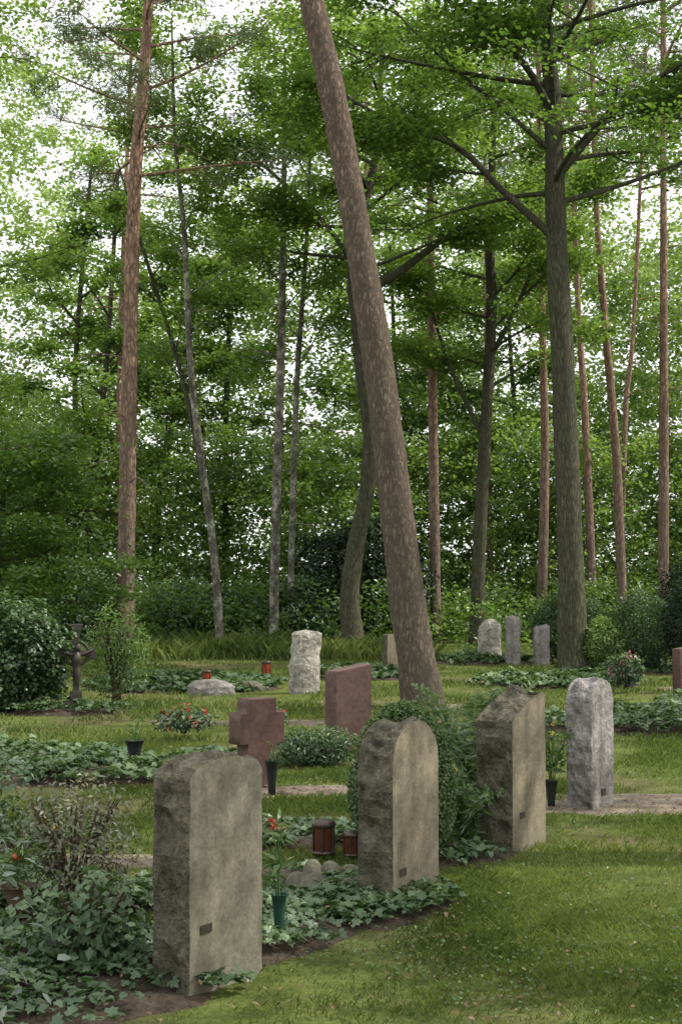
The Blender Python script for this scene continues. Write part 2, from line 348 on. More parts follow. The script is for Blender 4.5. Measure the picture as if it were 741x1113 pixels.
# ------------------------------------------------------------------ grass
def grass(name, xs, ys, n, h, w, rng, mat, lean=.5, patch=True):
    y = ys[0]+(ys[1]-ys[0])*rng.uniform(0, 1, n)
    x = xs(y, rng.uniform(-1, 1, n))
    k = np.ones(len(x), bool)
    for e in beds: k &= inell(x, y, e) > (.93)
    for e in dirts: k &= (inell(x, y, e) > 1.0) | (rng.uniform(0, 1, len(x)) < .1)
    pt = n2(x, y, 1.2, 21)
    if patch: k &= rng.uniform(0, 1, len(x)) < np.clip((pt-.32)*4, .1, 1)
    x, y, pt = x[k], y[k], pt[k]; m = len(x)
    z = gz(x, y)
    az = rng.uniform(0, 2*np.pi, m); d = np.stack([np.cos(az), np.sin(az), np.zeros(m)], -1); pr = np.stack([-d[:, 1], d[:, 0], np.zeros(m)], -1)
    hh = h*rng.uniform(.5, 1.2, m)*(.4+1.3*pt); ln = lean*rng.uniform(.2, 1.3, m)*hh
    B = np.stack([x, y, z-.005], -1)
    ww = w*rng.uniform(.7, 1.3, m)[:, None]
    up = np.array([0, 0, 1.0])
    v0 = B-pr*ww/2; v1 = B+pr*ww/2; mid = B+up*(hh*.6)[:, None]+d*(ln*.4)[:, None]
    v2 = mid+pr*ww*.4; v3 = mid-pr*ww*.4; tp = B+up*(hh*.95)[:, None]+d*ln[:, None]
    V = np.stack([v0, v1, v2, tp, v3], 1).reshape(-1, 3); F = np.arange(m*5).reshape(m, 5)
    c = np.clip(.1+1.6*(n2(x, y, .8, 33)-.3)+.7*(n2(x, y, 5, 3)-.5)+rng.uniform(-.3, .3, m), 0, 1)
    mb = MB(); mb.add(V, F, 0, np.repeat(c, 5), False); return mb.obj(name, [mat])
grass('lawn_grass', lambda y, u: u*(.27*y+.6)+.35, (3.2, 8), 100000, .034, .0045, np.random.default_rng(1), M['grass'], .9)
grass('lawn_grass', lambda y, u: u*(.27*y+.8), (8, 14), 90000, .045, .007, np.random.default_rng(2), M['grass'], .8)
grass('lawn_grass', lambda y, u: u*(.28*y+1.5), (14, 36), 90000, .06, .015, np.random.default_rng(3), M['grass'], .7)
grass('tall_grass', lambda y, u: -2.6+u*3.8+.8*np.sin(y*2), (28.5, 34.5), 9000, .38, .02, np.random.default_rng(4), M['grass'], .8)
mb = MB(); n = 2600; y = R.uniform(3.5, 18, n); x = R.uniform(-1, 1, n)*(.27*y+.5)+.4
leaves(mb, np.stack([x, y, gz(x, y)+.025], -1), .026, .015, up=1.5, mat=0); mb.obj('fallen_leaves', [M['litter']])
mb = MB(); rg = np.random.default_rng(9); n = 16000; y = rg.uniform(3.6, 13, n); x = rg.uniform(-.1, 1, n)*(.27*y+.7)
k = (n2(x, y, 2.0, 55) > .52)
for e in beds: k &= inell(x, y, e) > .95
for e in dirts: k &= inell(x, y, e) > 1.0
x, y = x[k], y[k]
leaves(mb, np.stack([x, y, gz(x, y)+rg.uniform(.012, .03, len(x))], -1), .02, .016, up=1.6, mat=0, rng=rg); mb.obj('clover_patches', [M['box']])

# ------------------------------------------------------------------ gravestones
def outline_arch(W, top, n=22, m=30):
    zs = np.linspace(-.15, top(-1), n); L = [(-W/2, z) for z in zs[:-1]]
    L += [(-math.cos(t)*W/2, top(-math.cos(t))) for t in np.linspace(0, math.pi, m)]
    L += [(W/2, z) for z in np.linspace(top(1), -.15, n)[1:]]
    return np.array(L)
def dens(pts, step=.03):
    out = []
    n = len(pts)
    for i in range(n):
        a = np.array(pts[i], float); b = np.array(pts[(i+1) % n], float); k = max(1, int(np.linalg.norm(b-a)/step))
        for t in range(k): out.append(a+(b-a)*t/k)
    return np.array(out)
def slab(name, loc, ang, O, T, rough=.02, bevel=.006, mats=None, seed=0, flatshade=True, lean=0, plaque=None, layers=11, frough=.004):
    O = np.asarray(O, float); n = len(O)
    d = np.roll(O, -1, 0)-np.roll(O, 1, 0); d /= np.linalg.norm(d, axis=1)[:, None]+1e-9
    ar = .5*np.sum(O[:, 0]*np.roll(O[:, 1], -1)-np.roll(O[:, 0], -1)*O[:, 1])
    nr = np.stack([d[:, 1], -d[:, 0]], -1)*(1 if ar > 0 else -1)
    rings = []
    ks = np.concatenate([[0, .5*bevel/T], np.linspace(bevel*1.5/T, 1-bevel*1.5/T, layers), [1-.5*bevel/T, 1]])
    for k in ks:
        inset = bevel if k in (0, 1) else (bevel*.3 if k < .5*bevel/T+1e-6 or k > 1-.5*bevel/T-1e-6 else 0)
        P3 = np.stack([O[:, 0], np.full(n, k*T), O[:, 1]], -1)
        w = np.clip(min(k, 1-k)*T/.03, 0, 1)
        rg = 1-np.abs(2*vnoise(P3*13+seed*3.7)-1)
        nz = (fbm(P3*9+seed*5.1, 3)-.62)*2*rough*(.15+.85*w)+(rg-.6)*rough*1.0*w+(vnoise(P3*30+seed)-.5)*rough*.6*w+(vnoise(P3*22+seed+40)-.5)*frough
        Q = O+nr*(nz-inset)[:, None]
        rings.append(np.stack([Q[:, 0], np.full(n, k*T-T/2)+(vnoise(P3*8)-.5)*rough*.5*w, Q[:, 1]], -1))
    V = np.concatenate(rings); m = len(rings)
    i = np.arange(m-1)[:, None]; j = np.arange(n)[None]
    F = np.stack([i*n+j, i*n+(j+1) % n, (i+1)*n+(j+1) % n, (i+1)*n+j], -1)
    if ar > 0: F = F[..., ::-1]
    F = F.reshape(-1, 4)
    a = math.radians(ang)
    mb = MB(); mb.add(V, F, 1, .5, not flatshade)
    mb.f.append((np.arange(n)[None, :] if ar > 0 else np.arange(n)[None, ::-1], 0, False))
    mb.f.append((((m-1)*n+np.arange(n))[None, ::-1], 1, False))
    if plaque:
        px, pz, pw, ph = plaque; y0 = -T/2-.006
        v = [(px-pw, y0, pz-ph), (px+pw, y0, pz-ph), (px+pw, y0, pz+ph), (px-pw, y0, pz+ph)]
        v += [(q[0]*1.0+(.003 if q[0] > px else -.003), -T/2-.0005, q[2]) for q in v]
        mb.add(v, [[0, 1, 2, 3], [0, 4, 5, 1], [1, 5, 6, 2], [2, 6, 7, 3], [3, 7, 4, 0]], 2, .5, False)
    o = mb.obj(name, mats+[M['bronze']])
    o.location = loc; o.rotation_euler = (math.radians(lean), 0, a)
    return o
S = [M['sand'], M['sandrough']]
slab('gravestone', (-.53, 5.62, -.01), 55, outline_arch(.46, lambda u: .84+.09*math.sqrt(max(0, 1-abs(u)**2.2))), .19, .048, .005, S, 1, plaque=(-.13, .27, .032, .016))
slab('gravestone', (.29, 6.97, 0), 56, outline_arch(.45, lambda u: .72+.205*math.sqrt(max(0, 1-abs(u)**2.1))), .2, .048, .005, [M['sandtan'], M['sandrough']], 2, plaque=(-.13, .2, .028, .018))
slab('gravestone', (1.04, 8.5, 0), 56, outline_arch(.46, lambda u: .78+.18*((u+1)/2)**.7-(.03*max(0, u-.7)/.3)), .24, .04, .005, [M['sandtan'], M['sandrough']], 3, plaque=(-.1, .22, .028, .018))
slab('gravestone', (1.79, 10.0, 0), 52, outline_arch(.35, lambda u: .76+.17*math.sqrt(max(0, 1-abs(u)**2.2))), .2, .04, .01, [M['granite'], M['granite']], 4, plaque=(.0, .12, .03, .025), frough=.014)
O = dens([(-.22, -.1), (.22, -.1), (.22, .84), (-.22, .78)])
slab('red_granite_gravestone', (.07, 13.2, 0), 40, O, .17, .0, .004, [M['redgran'], M['redgrans']], 5, False, frough=0)
w, ww = .13, .205
O = dens([(-w, -.1), (w, -.1), (w, .36), (ww, .36), (ww, .60), (w, .60), (w, .71), (-w, .71), (-w, .60), (-ww, .60), (-ww, .36), (-w, .36)], .05)
slab('cross_gravestone', (-.66, 10.9, 0), 35, O, .17, .0, .005, [M['redgran'], M['redgrans']], 6, False, frough=0)
O = dens([(-.2, -.1), (.2, -.1), (.2, .7), (-.2, .66)])
slab('red_granite_gravestone', (5.05, 20.3, 0), 30, O, .17, 0, .005, [M['redgran'], M['redgrans']], 7, False, frough=0)

def boulder(name, loc, w, d, h, rough, seed, mat, ang=0, top=.7, taper=.12, skew=0.0):
    m, s = 34, 40; mb = MB(); t = np.linspace(0, 1, m); th = np.linspace(0, 2*np.pi, s, endpoint=False)
    prof = np.where(t < top, 1-taper*t, 0)
    q = np.clip((t-top)/(1-top), 0, 1); prof = np.where(t >= top, (1-taper*t)*np.sqrt(np.clip(1-q**2.2, 0, 1)), prof)
    c = np.cos(th); sn = np.sin(th); e = .65
    X = np.sign(c)*np.abs(c)**e*w/2; Y = np.sign(sn)*np.abs(sn)**e*d/2
    V = np.stack([prof[:, None]*X, prof[:, None]*Y, np.repeat((t*h-.05)[:, None], s, 1)], -1)
    V[..., 2] += skew*V[..., 0]*t[:, None]
    nz = (fbm(V*4+seed*7.7, 3)-.5)*2; nz2 = (1-np.abs(2*vnoise(V*13+seed)-1))-.5
    V[..., :2] *= (1+rough*nz+rough*.5*nz2)[..., None]; V[..., 2] += (fbm(V*6+seed, 2)-.5)*rough*h*.5*t[:, None]
    a = math.radians(ang); Xr = V[..., 0]*math.cos(a)-V[..., 1]*math.sin(a); Yr = V[..., 0]*math.sin(a)+V[..., 1]*math.cos(a)
    V = np.stack([Xr, Yr, V[..., 2]], -1)
    i = np.arange(m-1)[:, None]; j = np.arange(s)[None]
    F = np.stack([i*s+j, i*s+(j+1) % s, (i+1)*s+(j+1) % s, (i+1)*s+j], -1).reshape(-1, 4)
    mb.add(V.reshape(-1, 3), F, 0, .5, False); o = mb.obj(name, [mat]); o.location = loc; return o
boulder('natural_stone_gravestone', (-.52, 20.3, 0), .42, .25, .97, .24, 1, M['white'], 20, .93, .02, -.1)
boulder('natural_stone_gravestone', (3.1, 29, 0), .5, .3, .95, .25, 2, M['white'], 10, .75, .2, .2)
boulder('natural_stone_gravestone', (3.42, 27.6, 0), .28, .25, 1.03, .16, 3, M['granite'], 10, .9, .02, -.2)
boulder('natural_stone_gravestone', (3.98, 27.6, 0), .33, .25, .85, .22, 4, M['granite'], 0, .85, .05, .2)
slab('gravestone', (.98, 25.8, 0), 35, outline_arch(.42, lambda u: .68-.02*u*u), .16, .02, .006, [M['sandtan'], M['sandrough']], 8)
boulder('boulder', (-1.9, 20.2, 0), .7, .4, .28, .3, 6, M['granite'], 10, .4)
boulder('boulder', (-1.35, 20.8, 0), .4, .3, .22, .3, 8, M['cobble'], 10, .4)
for k in range(13):
    a = R.uniform(-.26, .26); b = R.uniform(-.22, .2)
    boulder('cobblestone', (-.1+a, 7.15+b, .07), R.uniform(.1, .17), R.uniform(.09, .14), R.uniform(.1, .15), .15, 20+k, M['cobble'], R.uniform(0, 180), .25)

# crucifix marker
mb = MB()
def box(mb, c, s, mat=0, be=.006):
    x, y, z = s[0]/2, s[1]/2, s[2]/2; V = []
    for zz, b in ((-z, be), (-z+be, 0), (z-be, 0), (z, be)):
        V += [(-x+b, -y+b, zz), (x-b, -y+b, zz), (x-b, y-b, zz), (-x+b, y-b, zz)]
    F = [[3, 2, 1, 0], [12, 13, 14, 15]]
    for r in range(3):
        for j in range(4): F.append([r*4+j, r*4+(j+1) % 4, r*4+4+(j+1) % 4, r*4+4+j])
    mb.add(np.array(V)+np.array(c), F, mat, .5, False)
box(mb, (0, 0, .52), (.075, .05, 1.1)); box(mb, (0, -.002, .74), (.42, .055, .07))
for sx in (-1, 1):
    box(mb, (sx*.2, 0, .74), (.05, .07, .12)); box(mb, (sx*.225, 0, .74), (.03, .06, .16))
box(mb, (0, 0, 1.05), (.12, .07, .05)); box(mb, (0, 0, 1.09), (.16, .06, .03)); box(mb, (0, 0, .06), (.3, .2, .16)); box(mb, (0, 0, .2), (.14, .12, .14))
tube(mb, [(0, -.06, .34), (.012, -.075, .46), (0, -.06, .58), (0, -.065, .68), (0, -.06, .76)], [.025, .04, .05, .07, .03], 14, 10)
tube(mb, [(.0, -.06, .75), (0.01, -.075, .81), (.012, -.08, .86)], [.02, .045, .018], 9, 10)
for sx in (-1, 1): tube(mb, [(0, -.06, .72), (sx*.1, -.06, .74), (sx*.2, -.055, .78)], [.03, .024, .016], 8, 8)
for k in range(4):
    a0 = k*math.pi/2+.15; P = [(.15*math.cos(a0+t), 0, .74+.15*math.sin(a0+t)) for t in np.linspace(0, 1.27, 7)]
    tube(mb, P, [.018]*7, 10, 6)
o = mb.obj('crucifix_grave_marker', [M['bronze']]); o.location = (-3.3, 17.3, 0); o.rotation_euler = (0, 0, math.radians(15))

# lanterns & vases
def lantern(loc, h, r, glass):
    mb = MB()
    lathe(mb, [(0, 0), (r*1.05, 0), (r*1.1, h*.06), (r*.95, h*.1)], (0, 0, 0), 16, 0)
    lathe(mb, [(r*.92, h*.1), (r*.95, h*.4), (r*.92, h*.78)], (0, 0, 0), 16, 1)
    lathe(mb, [(r*.98, h*.76), (r*1.08, h*.8), (r*1.05, h*.9), (r*.85, h*.95), (r*.2, h), (0, h)], (0, 0, 0), 16, 0)
    for k in range(6):
        a = k*math.pi/3+.4; tube(mb, [(r*math.cos(a), r*math.sin(a), h*.08), (r*math.cos(a), r*math.sin(a), h*.8)], [r*.09]*2, 3, 5, 0)
    o = mb.obj('grave_lantern', [M['lantmet'], glass]); o.location = loc
lantern((-.1, 8.05, .05), .2, .065, M['lantred']); lantern((.06, 8.0, .05), .14, .05, M['lantred'])
lantern((-1.3, 24.2, .02), .26, .08, M['lantred2']); lantern((-2.05, 21.2, .1), .2, .07, M['lantred2'])
def vase(loc, h, r, mat, flowers=None, fh=.3, nst=7, seed=0, leafn=60, fl=3, fs=.022):
    rg = np.random.default_rng(seed); mb = MB()
    lathe(mb, [(0, 0), (r*.5, 0), (r*.55, h*.3), (r*.75, h*.7), (r, h), (r*1.1, h*1.01), (r*.85, h*.97), (r*.5, h*.5), (0, h*.4)], (0, 0, 0), 18, 0)
    for k in range(nst):
        a = rg.uniform(0, 6.28); l = fh*rg.uniform(.6, 1.1); sp = rg.uniform(.05, .35)*fh
        P = [(0, 0, h*.5), (sp*.4*math.cos(a), sp*.4*math.sin(a), h+l*.5), (sp*math.cos(a), sp*math.sin(a), h+l)]
        Q = tube(mb, P, [.004, .003, .002], 6, 5, 1)
        t = Q[rg.integers(2, 6, leafn//nst)]+rg.normal(size=(leafn//nst, 3))*.01
        leaves(mb, t, .08, .018, up=.1, mat=2, tmpl=LEAF6, D=np.tile([math.cos(a), math.sin(a), .6], (len(t), 1)), rng=rg)
        if flowers is not None and k < fl:
            leaves(mb, np.tile(P[-1], (10, 1))+rg.normal(size=(10, 3))*.008, fs, fs*.75, up=.3, mat=3, rng=rg)
    o = mb.obj('flower_vase', [mat, M['gstem'], M['box'], flowers or M['box']]); o.location = loc
vase((-.27, 6.1, .05), .2, .035, M['vase'], M['red'], .3, 7, 1, 70, 2)
vase((-.52, 10.5, .0), .27, .055, M['darkvase'], None, .12, 4, 2, 20)
vase((-1.72, 11.6, .1), .2, .08, M['darkvase'], None, .15, 5, 3, 25)
vase((1.5, 9.95, .0), .2, .05, M['darkvase'], M['yellow'], .46, 9, 4, 170, 3)
vase((.1, 9.3, .03), .15, .06, M['darkvase'], M['red'], .28, 6, 5, 70, 2, .03)
vase((-1.5, 6.5, .08), .12, .08, M['ceramic'], M['red'], .16, 8, 6, 90, 3)
vase((-1.42, 6.9, .12), .12, .06, M['ceramic'], M['yellow'], .2, 6, 7, 60, 3)

# ------------------------------------------------------------------ shrubs
def shrub(name, loc, rx, ry, h, n, L, W, mat, seed, lump=.35, fill=.35, stems=6, up=.4, clumpy=0, tmpl=RHOMB, zb=.0, flower=None, nf=0, egg=0):
    rg = np.random.default_rng(seed); mb = MB()
    u = rg.normal(size=(n, 3)); u /= np.linalg.norm(u, axis=1)[:, None]
    rad = 1-fill*rg.uniform(0, 1, n)**1.5
    lm = fbm(u*2.2+seed*3.3, 3); rad = rad*(1+lump*(lm-.5)*2+lump*.5*(vnoise(u*7+seed)-.5))
    zt = (u[:, 2]*rad+1)/2; wz = 1+egg*(.5-np.clip(zt, 0, 1))
    P = np.stack([u[:, 0]*rad*rx*wz, u[:, 1]*rad*ry*wz, zb+zt*(h-zb)], -1)
    k = P[:, 2] > .01
    if clumpy: k &= fbm(P*clumpy/max(rx, h)+seed, 2) > .42
    P = P[k]; uu = u[k]; lmk = lm[k]
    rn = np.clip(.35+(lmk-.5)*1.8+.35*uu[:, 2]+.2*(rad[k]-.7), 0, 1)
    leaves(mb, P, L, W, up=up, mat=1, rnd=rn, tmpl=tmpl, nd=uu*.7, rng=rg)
    for s in range(stems):
        a = rg.uniform(0, 6.28); e = rg.uniform(.3, .75)
        tube(mb, [(rg.normal()*.03, rg.normal()*.03, -.02), (rx*e*.4*math.cos(a), ry*e*.4*math.sin(a), h*.4), (rx*e*math.cos(a), ry*e*math.sin(a), h*.82)], [.012*max(1, h), .008*max(1, h), .003], 7, 5, 0)
    mats = [M['stem'], mat]
    if flower is not None:
        q = P[rg.integers(0, len(P), nf)]; q = np.repeat(q, 8, 0)+rg.normal(size=(nf*8, 3))*L*.35; q[:, 2] += L*.4
        leaves(mb, q, L*.8, L*.6, up=.3, mat=2, rng=rg); mats.append(flower)
    o = mb.obj(name, mats); o.location = loc; return o
shrub('boxwood_shrub', (.36, 8.1, 0), .31, .31, .93, 30000, .021, .014, M['box'], 1, .10, .2, 6, .3, egg=.25)
shrub('azalea_shrub', (-1.3, 6.75, .05), .33, .3, .62, 2800, .034, .015, M['dry'], 2, .4, .6, 16, .4, 2.2)
shrub('azalea_shrub', (-2.25, 8.6, .05), .5, .4, .6, 2500, .045, .022, M['ivy'], 3, .4, .6, 10, .4, 2.2)
shrub('round_shrub', (4.72, 25, 0), .5, .5, 1.0, 8000, .055, .03, M['beechleaf'], 4, .2, .3, 5)
shrub('yew_shrub', (5.45, 25, 0), .6, .5, 1.5, 10000, .07, .02, M['shrubleaf'], 5, .3, .35, 5)
shrub('yew_shrub', (6.1, 24.5, 0), .4, .35, 1.65, 8000, .07, .02, M['darkleaf'], 6, .25, .35, 5)
shrub('yew_shrub', (4.6, 28, 0), .8, .5, 1.5, 7000, .08, .03, M['shrubleaf'], 7, .35, .35, 5)
shrub('yew_shrub', (6.9, 27, 0), .8, .5, 2.2, 9000, .08, .03, M['darkleaf'], 27, .35, .35, 5)
shrub('ivy_covered_shrub', (-4.15, 17.4, 0), .75, .6, 1.42, 14000, .055, .05, M['shrubleaf'], 8, .5, .35, 6)
shrub('ivy_covered_shrub', (-5.4, 18.4, 0), .8, .6, 1.6, 9000, .07, .06, M['shrubleaf'], 28, .35, .35, 6)
shrub('broom_shrub', (-2.95, 18.3, 0), .45, .4, 1.35, 3000, .06, .018, M['oakleaf'], 9, .4, .7, 26, .2)
shrub('rhododendron_shrub', (.55, 37.5, 0), 1.9, 1.2, 3.5, 16000, .15, .07, M['darkleaf'], 10, .5, .35, 6, .3)
shrub('rhododendron_shrub', (-1.2, 36.5, 0), 1.2, .9, 1.8, 8000, .12, .06, M['shrubleaf'], 11, .5, .35, 6, .3)
shrub('rhododendron_shrub', (-3.8, 36.5, 0), 1.3, .9, 1.7, 8000, .12, .06, M['shrubleaf'], 31, .5, .35, 6, .3)
shrub('rhododendron_shrub', (-6.6, 30, 0), 1.8, 1.2, 2.2, 12000, .12, .06, M['shrubleaf'], 12, .5, .35, 6, .3)
shrub('flowering_perennial', (-1.6, 14.2, .1), .32, .25, .24, 900, .05, .03, M['ivy'], 13, .3, .5, 4, flower=M['red'], nf=13)
shrub('flowering_perennial', (-.72, 14.2, .1), .18, .2, .3, 500, .05, .03, M['ivy'], 14, .3, .5, 4, flower=M['red'], nf=5)
shrub('flowering_perennial', (4.15, 20.3, .1), .3, .25, .5, 900, .06, .04, M['ivy'], 15, .3, .5, 4, flower=M['pink'], nf=12)
shrub('flowering_perennial', (-2.6, 9.1, .1), .25, .2, .3, 500, .05, .03, M['ivy'], 16, .3, .5, 4, flower=M['pink'], nf=3)
shrub('spreading_shrub', (-.25, 12.2, 0), .42, .3, .35, 3000, .05, .018, M['shrubleaf'], 17, .4, .5, 8, .3)
shrub('spreading_shrub', (-1.05, 5.75, 0), .28, .25, .42, 900, .045, .03, M['ivy'], 18, .4, .7, 12, .3)
shrub('variegated_shrub', (-1.02, 3.6, 0), .26, .26, 1.25, 520, .055, .026, M['pale'], 19, .3, .8, 14, .3, tmpl=LEAF6)
def fern(loc, h, n, seed, mat):
    rg = np.random.default_rng(seed); mb = MB()
    for k in range(n):
        a = rg.uniform(0, 6.28); sp = h*rg.uniform(.2, .5); t = np.linspace(0, 1, 14)[:, None]; hh = h*rg.uniform(.75, 1.05)
        P = np.concatenate([np.cos(a)*sp*t**1.8, np.sin(a)*sp*t**1.8, hh*(1.25*t-.3*t**3)], 1)
        tube(mb, P, np.linspace(.004, .001, 14), 14, 4, 0)
        tt = np.linspace(.15, 1, 34); Q = np.stack([np.interp(tt, t[:, 0], P[:, i]) for i in range(3)], -1)
        side = np.array([-math.sin(a), math.cos(a), .1])
        for s in (-1, 1):
            for q, w in zip(Q, tt):
                l = h*.19*math.sin(min(1, (1-w)*1.3+.08)*math.pi/2)
                leaves(mb, [q], l, .022, up=.2, mat=1, D=[side*s+np.array([0, 0, .35])], rnd=[.3+.5*w], rng=rg, nd=np.array([[math.cos(a)*.6-.2, math.sin(a)*.6-1, .3]]))
    o = mb.obj('fern_plant', [M['gstem'], mat]); o.location = loc
fern((.88, 9.2, 0), .95, 14, 1, M['box']); fern((.74, 8.3, 0), .5, 9, 2, M['box'])

# ------------------------------------------------------------------ trees
def limbgen(mb, p0, az, el, ln, r0, rg, sub=5, bark=0, curve=.25):
    t = np.linspace(0, 1, 7); d = np.array([math.cos(az)*math.cos(el), math.sin(az)*math.cos(el), math.sin(el)])
    side = np.array([-math.sin(az), math.cos(az), 0]); w = rg.normal()*.15; w2 = rg.normal()*.1
    P = np.array(p0)+np.outer(t, d)*ln+np.outer(np.sin(t*4+rg.uniform(0, 6))*t, side)*ln*.08+np.outer(t**2, side)*w*ln+np.outer(t**2, [0, 0, 1])*ln*curve*rg.uniform(-.6, 1)
    tube(mb, P, r0*(1-.85*t), 12, 7, bark)
    C = [P[-1]]
    for s in range(sub):
        tt = rg.uniform(.3, .98); q = np.array([np.interp(tt, t, P[:, i]) for i in range(3)])
        a2 = az+rg.choice([-1, 1])*rg.uniform(.4, 1.2); e2 = el*.3+rg.uniform(-.25, .45); l2 = ln*rg.uniform(.2, .45)
        d2 = np.array([math.cos(a2)*math.cos(e2), math.sin(a2)*math.cos(e2), math.sin(e2)])
        u = np.linspace(0, 1, 5); Q = q+np.outer(u, d2)*l2+np.outer(u**2, [0, 0, -1])*l2*.12+rg.normal(size=(5, 3))*.02*l2
        tube(mb, Q, r0*.35*(1-.8*u), 6, 5, bark)
        for v in (.45, .72, 1.0):
            C.append(np.array([np.interp(v, u, Q[:, i]) for i in range(3)]))
    return C, P
def sprayleaves(mb, C, per, sr, flatf, L, W, rg, up=.9, mat=1, drop=.0):
    C = np.asarray(C); n = len(C)
    sz = rg.uniform(.6, 1.3, n); k = np.repeat(np.arange(n), per)
    P = C[k]+rg.normal(size=(len(k), 3))*np.stack([sr*sz[k], sr*sz[k], sr*flatf*sz[k]], -1)
    tone = rg.uniform(0, 1, n)
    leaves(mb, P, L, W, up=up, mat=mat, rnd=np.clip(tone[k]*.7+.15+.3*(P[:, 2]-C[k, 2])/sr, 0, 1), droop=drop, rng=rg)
def tree(name, Y, pts, rad, bark, leaf, seed, limbs=16, zr=(6, 14), ln=3.5, lr=.06, per=60, sr=.4, L=.11, W=.07, flatf=.35, elev=(.1, .7), sub=5,
         extra=[], sides=14, rough=.12, dead=0, up=.9, azc=None, curve=.25):
    rg = np.random.default_rng(seed); mb = MB()
    P = np.array([(p[0], Y, p[1]) for i, p in enumerate(pts)], float)
    rad = np.array(rad, float)
    P = np.insert(P, 0, P[0]+[0, 0, -.12], 0); P[1, 2] = P[1, 2]+.05; rad = np.insert(rad, 0, rad[0]*1.45); rad[1] *= 1.18
    P = np.insert(P, 2, P[1]+(P[2]-P[1])*min(.9, .55/np.linalg.norm(P[2]-P[1])), 0); rad = np.insert(rad, 2, rad[1]/1.18)
    H = P[-1, 2]; m = int(H/ (.05 if sides > 24 else .18))
    Q = tube(mb, P, rad, m, sides, 0, rough)
    rz = np.linspace(rad[0], rad[-1], m)
    C = []
    for k in range(limbs):
        f = (k+.5)/limbs; z = zr[0]+(zr[1]-zr[0])*f; i = np.argmin(abs(Q[:, 2]-z))
        az = k*2.4+rg.uniform(-.4, .4) if azc is None else azc[0]+rg.uniform(-1, 1)*azc[1]
        c, _ = limbgen(mb, Q[i], az, rg.uniform(*elev), ln*(1-.45*f)*rg.uniform(.7, 1.2), min(lr, rz[i]*.6), rg, sub, 0, curve)
        C += c
    for k in range(dead):
        z = rg.uniform(zr[0]*.35, zr[0]+1); i = np.argmin(abs(Q[:, 2]-z)); a = rg.uniform(0, 6.28); l = rg.uniform(.5, 1.9)
        p = Q[i]; tube(mb, [p, p+[math.cos(a)*l*.5, math.sin(a)*l*.5, .1*l], p+[math.cos(a)*l, math.sin(a)*l, -.12*l]], [.022, .014, .004], 6, 5, 0)
    for path, r0, r1, subn in extra:
        p = np.array(path, float); r = np.linspace(r0, r1, len(p)); q = tube(mb, p, r, len(p)*5, 9, 0, .08)
        for s in range(subn):
            i = rg.integers(len(q)//3, len(q)); d = q[min(i+1, len(q)-1)]-q[max(0, i-1)]; az = math.atan2(d[1], d[0])+rg.choice([-1, 1])*rg.uniform(.3, 1.2)
            c, _ = limbgen(mb, q[i], az, rg.uniform(-.1, .6), rg.uniform(.8, 1.8), .03, rg, 4, 0); C += c
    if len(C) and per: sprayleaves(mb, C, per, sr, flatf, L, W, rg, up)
    return mb.obj(name, [bark, leaf])

tree('pine_tree', 18, [(1.06, 0), (.86, 1.4), (.73, 2.5), (.5, 4.4), (.22, 6.2), (-.1, 8.05), (-.4, 9.4), (-.9, 12), (-1.3, 16)], [.25, .235, .22, .2, .185, .175, .16, .12, .05],
     M['pinebark'], M['needle'], 1, 12, (12.5, 16), 2.2, .05, 40, .22, .16, .02, .6, sides=40, rough=.07)
tree('pine_tree', 30, [(-4.67, 0), (-4.62, 6.3), (-4.54, 10.3), (-4.4, 12.3), (-4.28, 14.3), (-4.2, 18)], [.2, .17, .145, .13, .11, .05], M['redpine'], M['needle'], 2,
     20, (10.5, 17.5), 3.4, .04, 56, .22, .19, .026, .5, (-.1, .4), dead=14, rough=.06)
tree('hornbeam_tree', 33, [(.29, 0), (.2, 1.27), (.33, 2.4), (.6, 3.7), (.72, 5), (.57, 6.3), (.4, 7.9), (.3, 9.2), (.55, 10.7), (.88, 12.3), (1, 15)], [.26, .23, .21, .2, .19, .18, .16, .15, .12, .09, .04],
     M['oakbark'], M['beechleaf'], 3, 21, (9.0, 15), 4.5, .05, 60, .33, .14, .09, .4, extra=[
         ([(.5, 33, 8.6), (1.4, 32.8, 9.1), (2.4, 32.5, 9.8), (3.3, 32.3, 10.35), (4.6, 32.0, 10.8)], .12, .04, 6),
         ([(.35, 33, 9.3), (-.5, 32.8, 10.4), (-1.6, 32.6, 11.4), (-3, 32.4, 12.6)], .07, .03, 5)], rough=.1, sides=18)
tree('oak_tree', 25, [(4.19, 0), (4.15, 2.2), (4.1, 3.85), (4.04, 5.5), (3.97, 7.2), (3.92, 8.86), (3.89, 10.5), (3.75, 12.3), (3.6, 16)], [.27, .23, .22, .21, .2, .18, .16, .12, .05],
     M['oakbark'], M['oakleaf'], 4, 26, (8.4, 15), 4.6, .055, 66, .32, .11, .072, .4, (-.05, .6), extra=[
         ([(3.95, 25, 7.9), (3.0, 24.8, 8.7), (2.1, 24.6, 9.5), (.9, 24.4, 9.9), (-.4, 24.2, 10.6)], .08, .025, 9),
         ([(3.9, 25, 10.2), (3.3, 24.5, 11), (2.3, 24, 11.7), (.9, 23.6, 12.3)], .08, .025, 8),
         ([(3.92, 25, 9.0), (4.7, 24.6, 9.9), (5.6, 24.2, 10.6), (6.8, 24, 11.2)], .08, .025, 8)], rough=.1, sides=22)
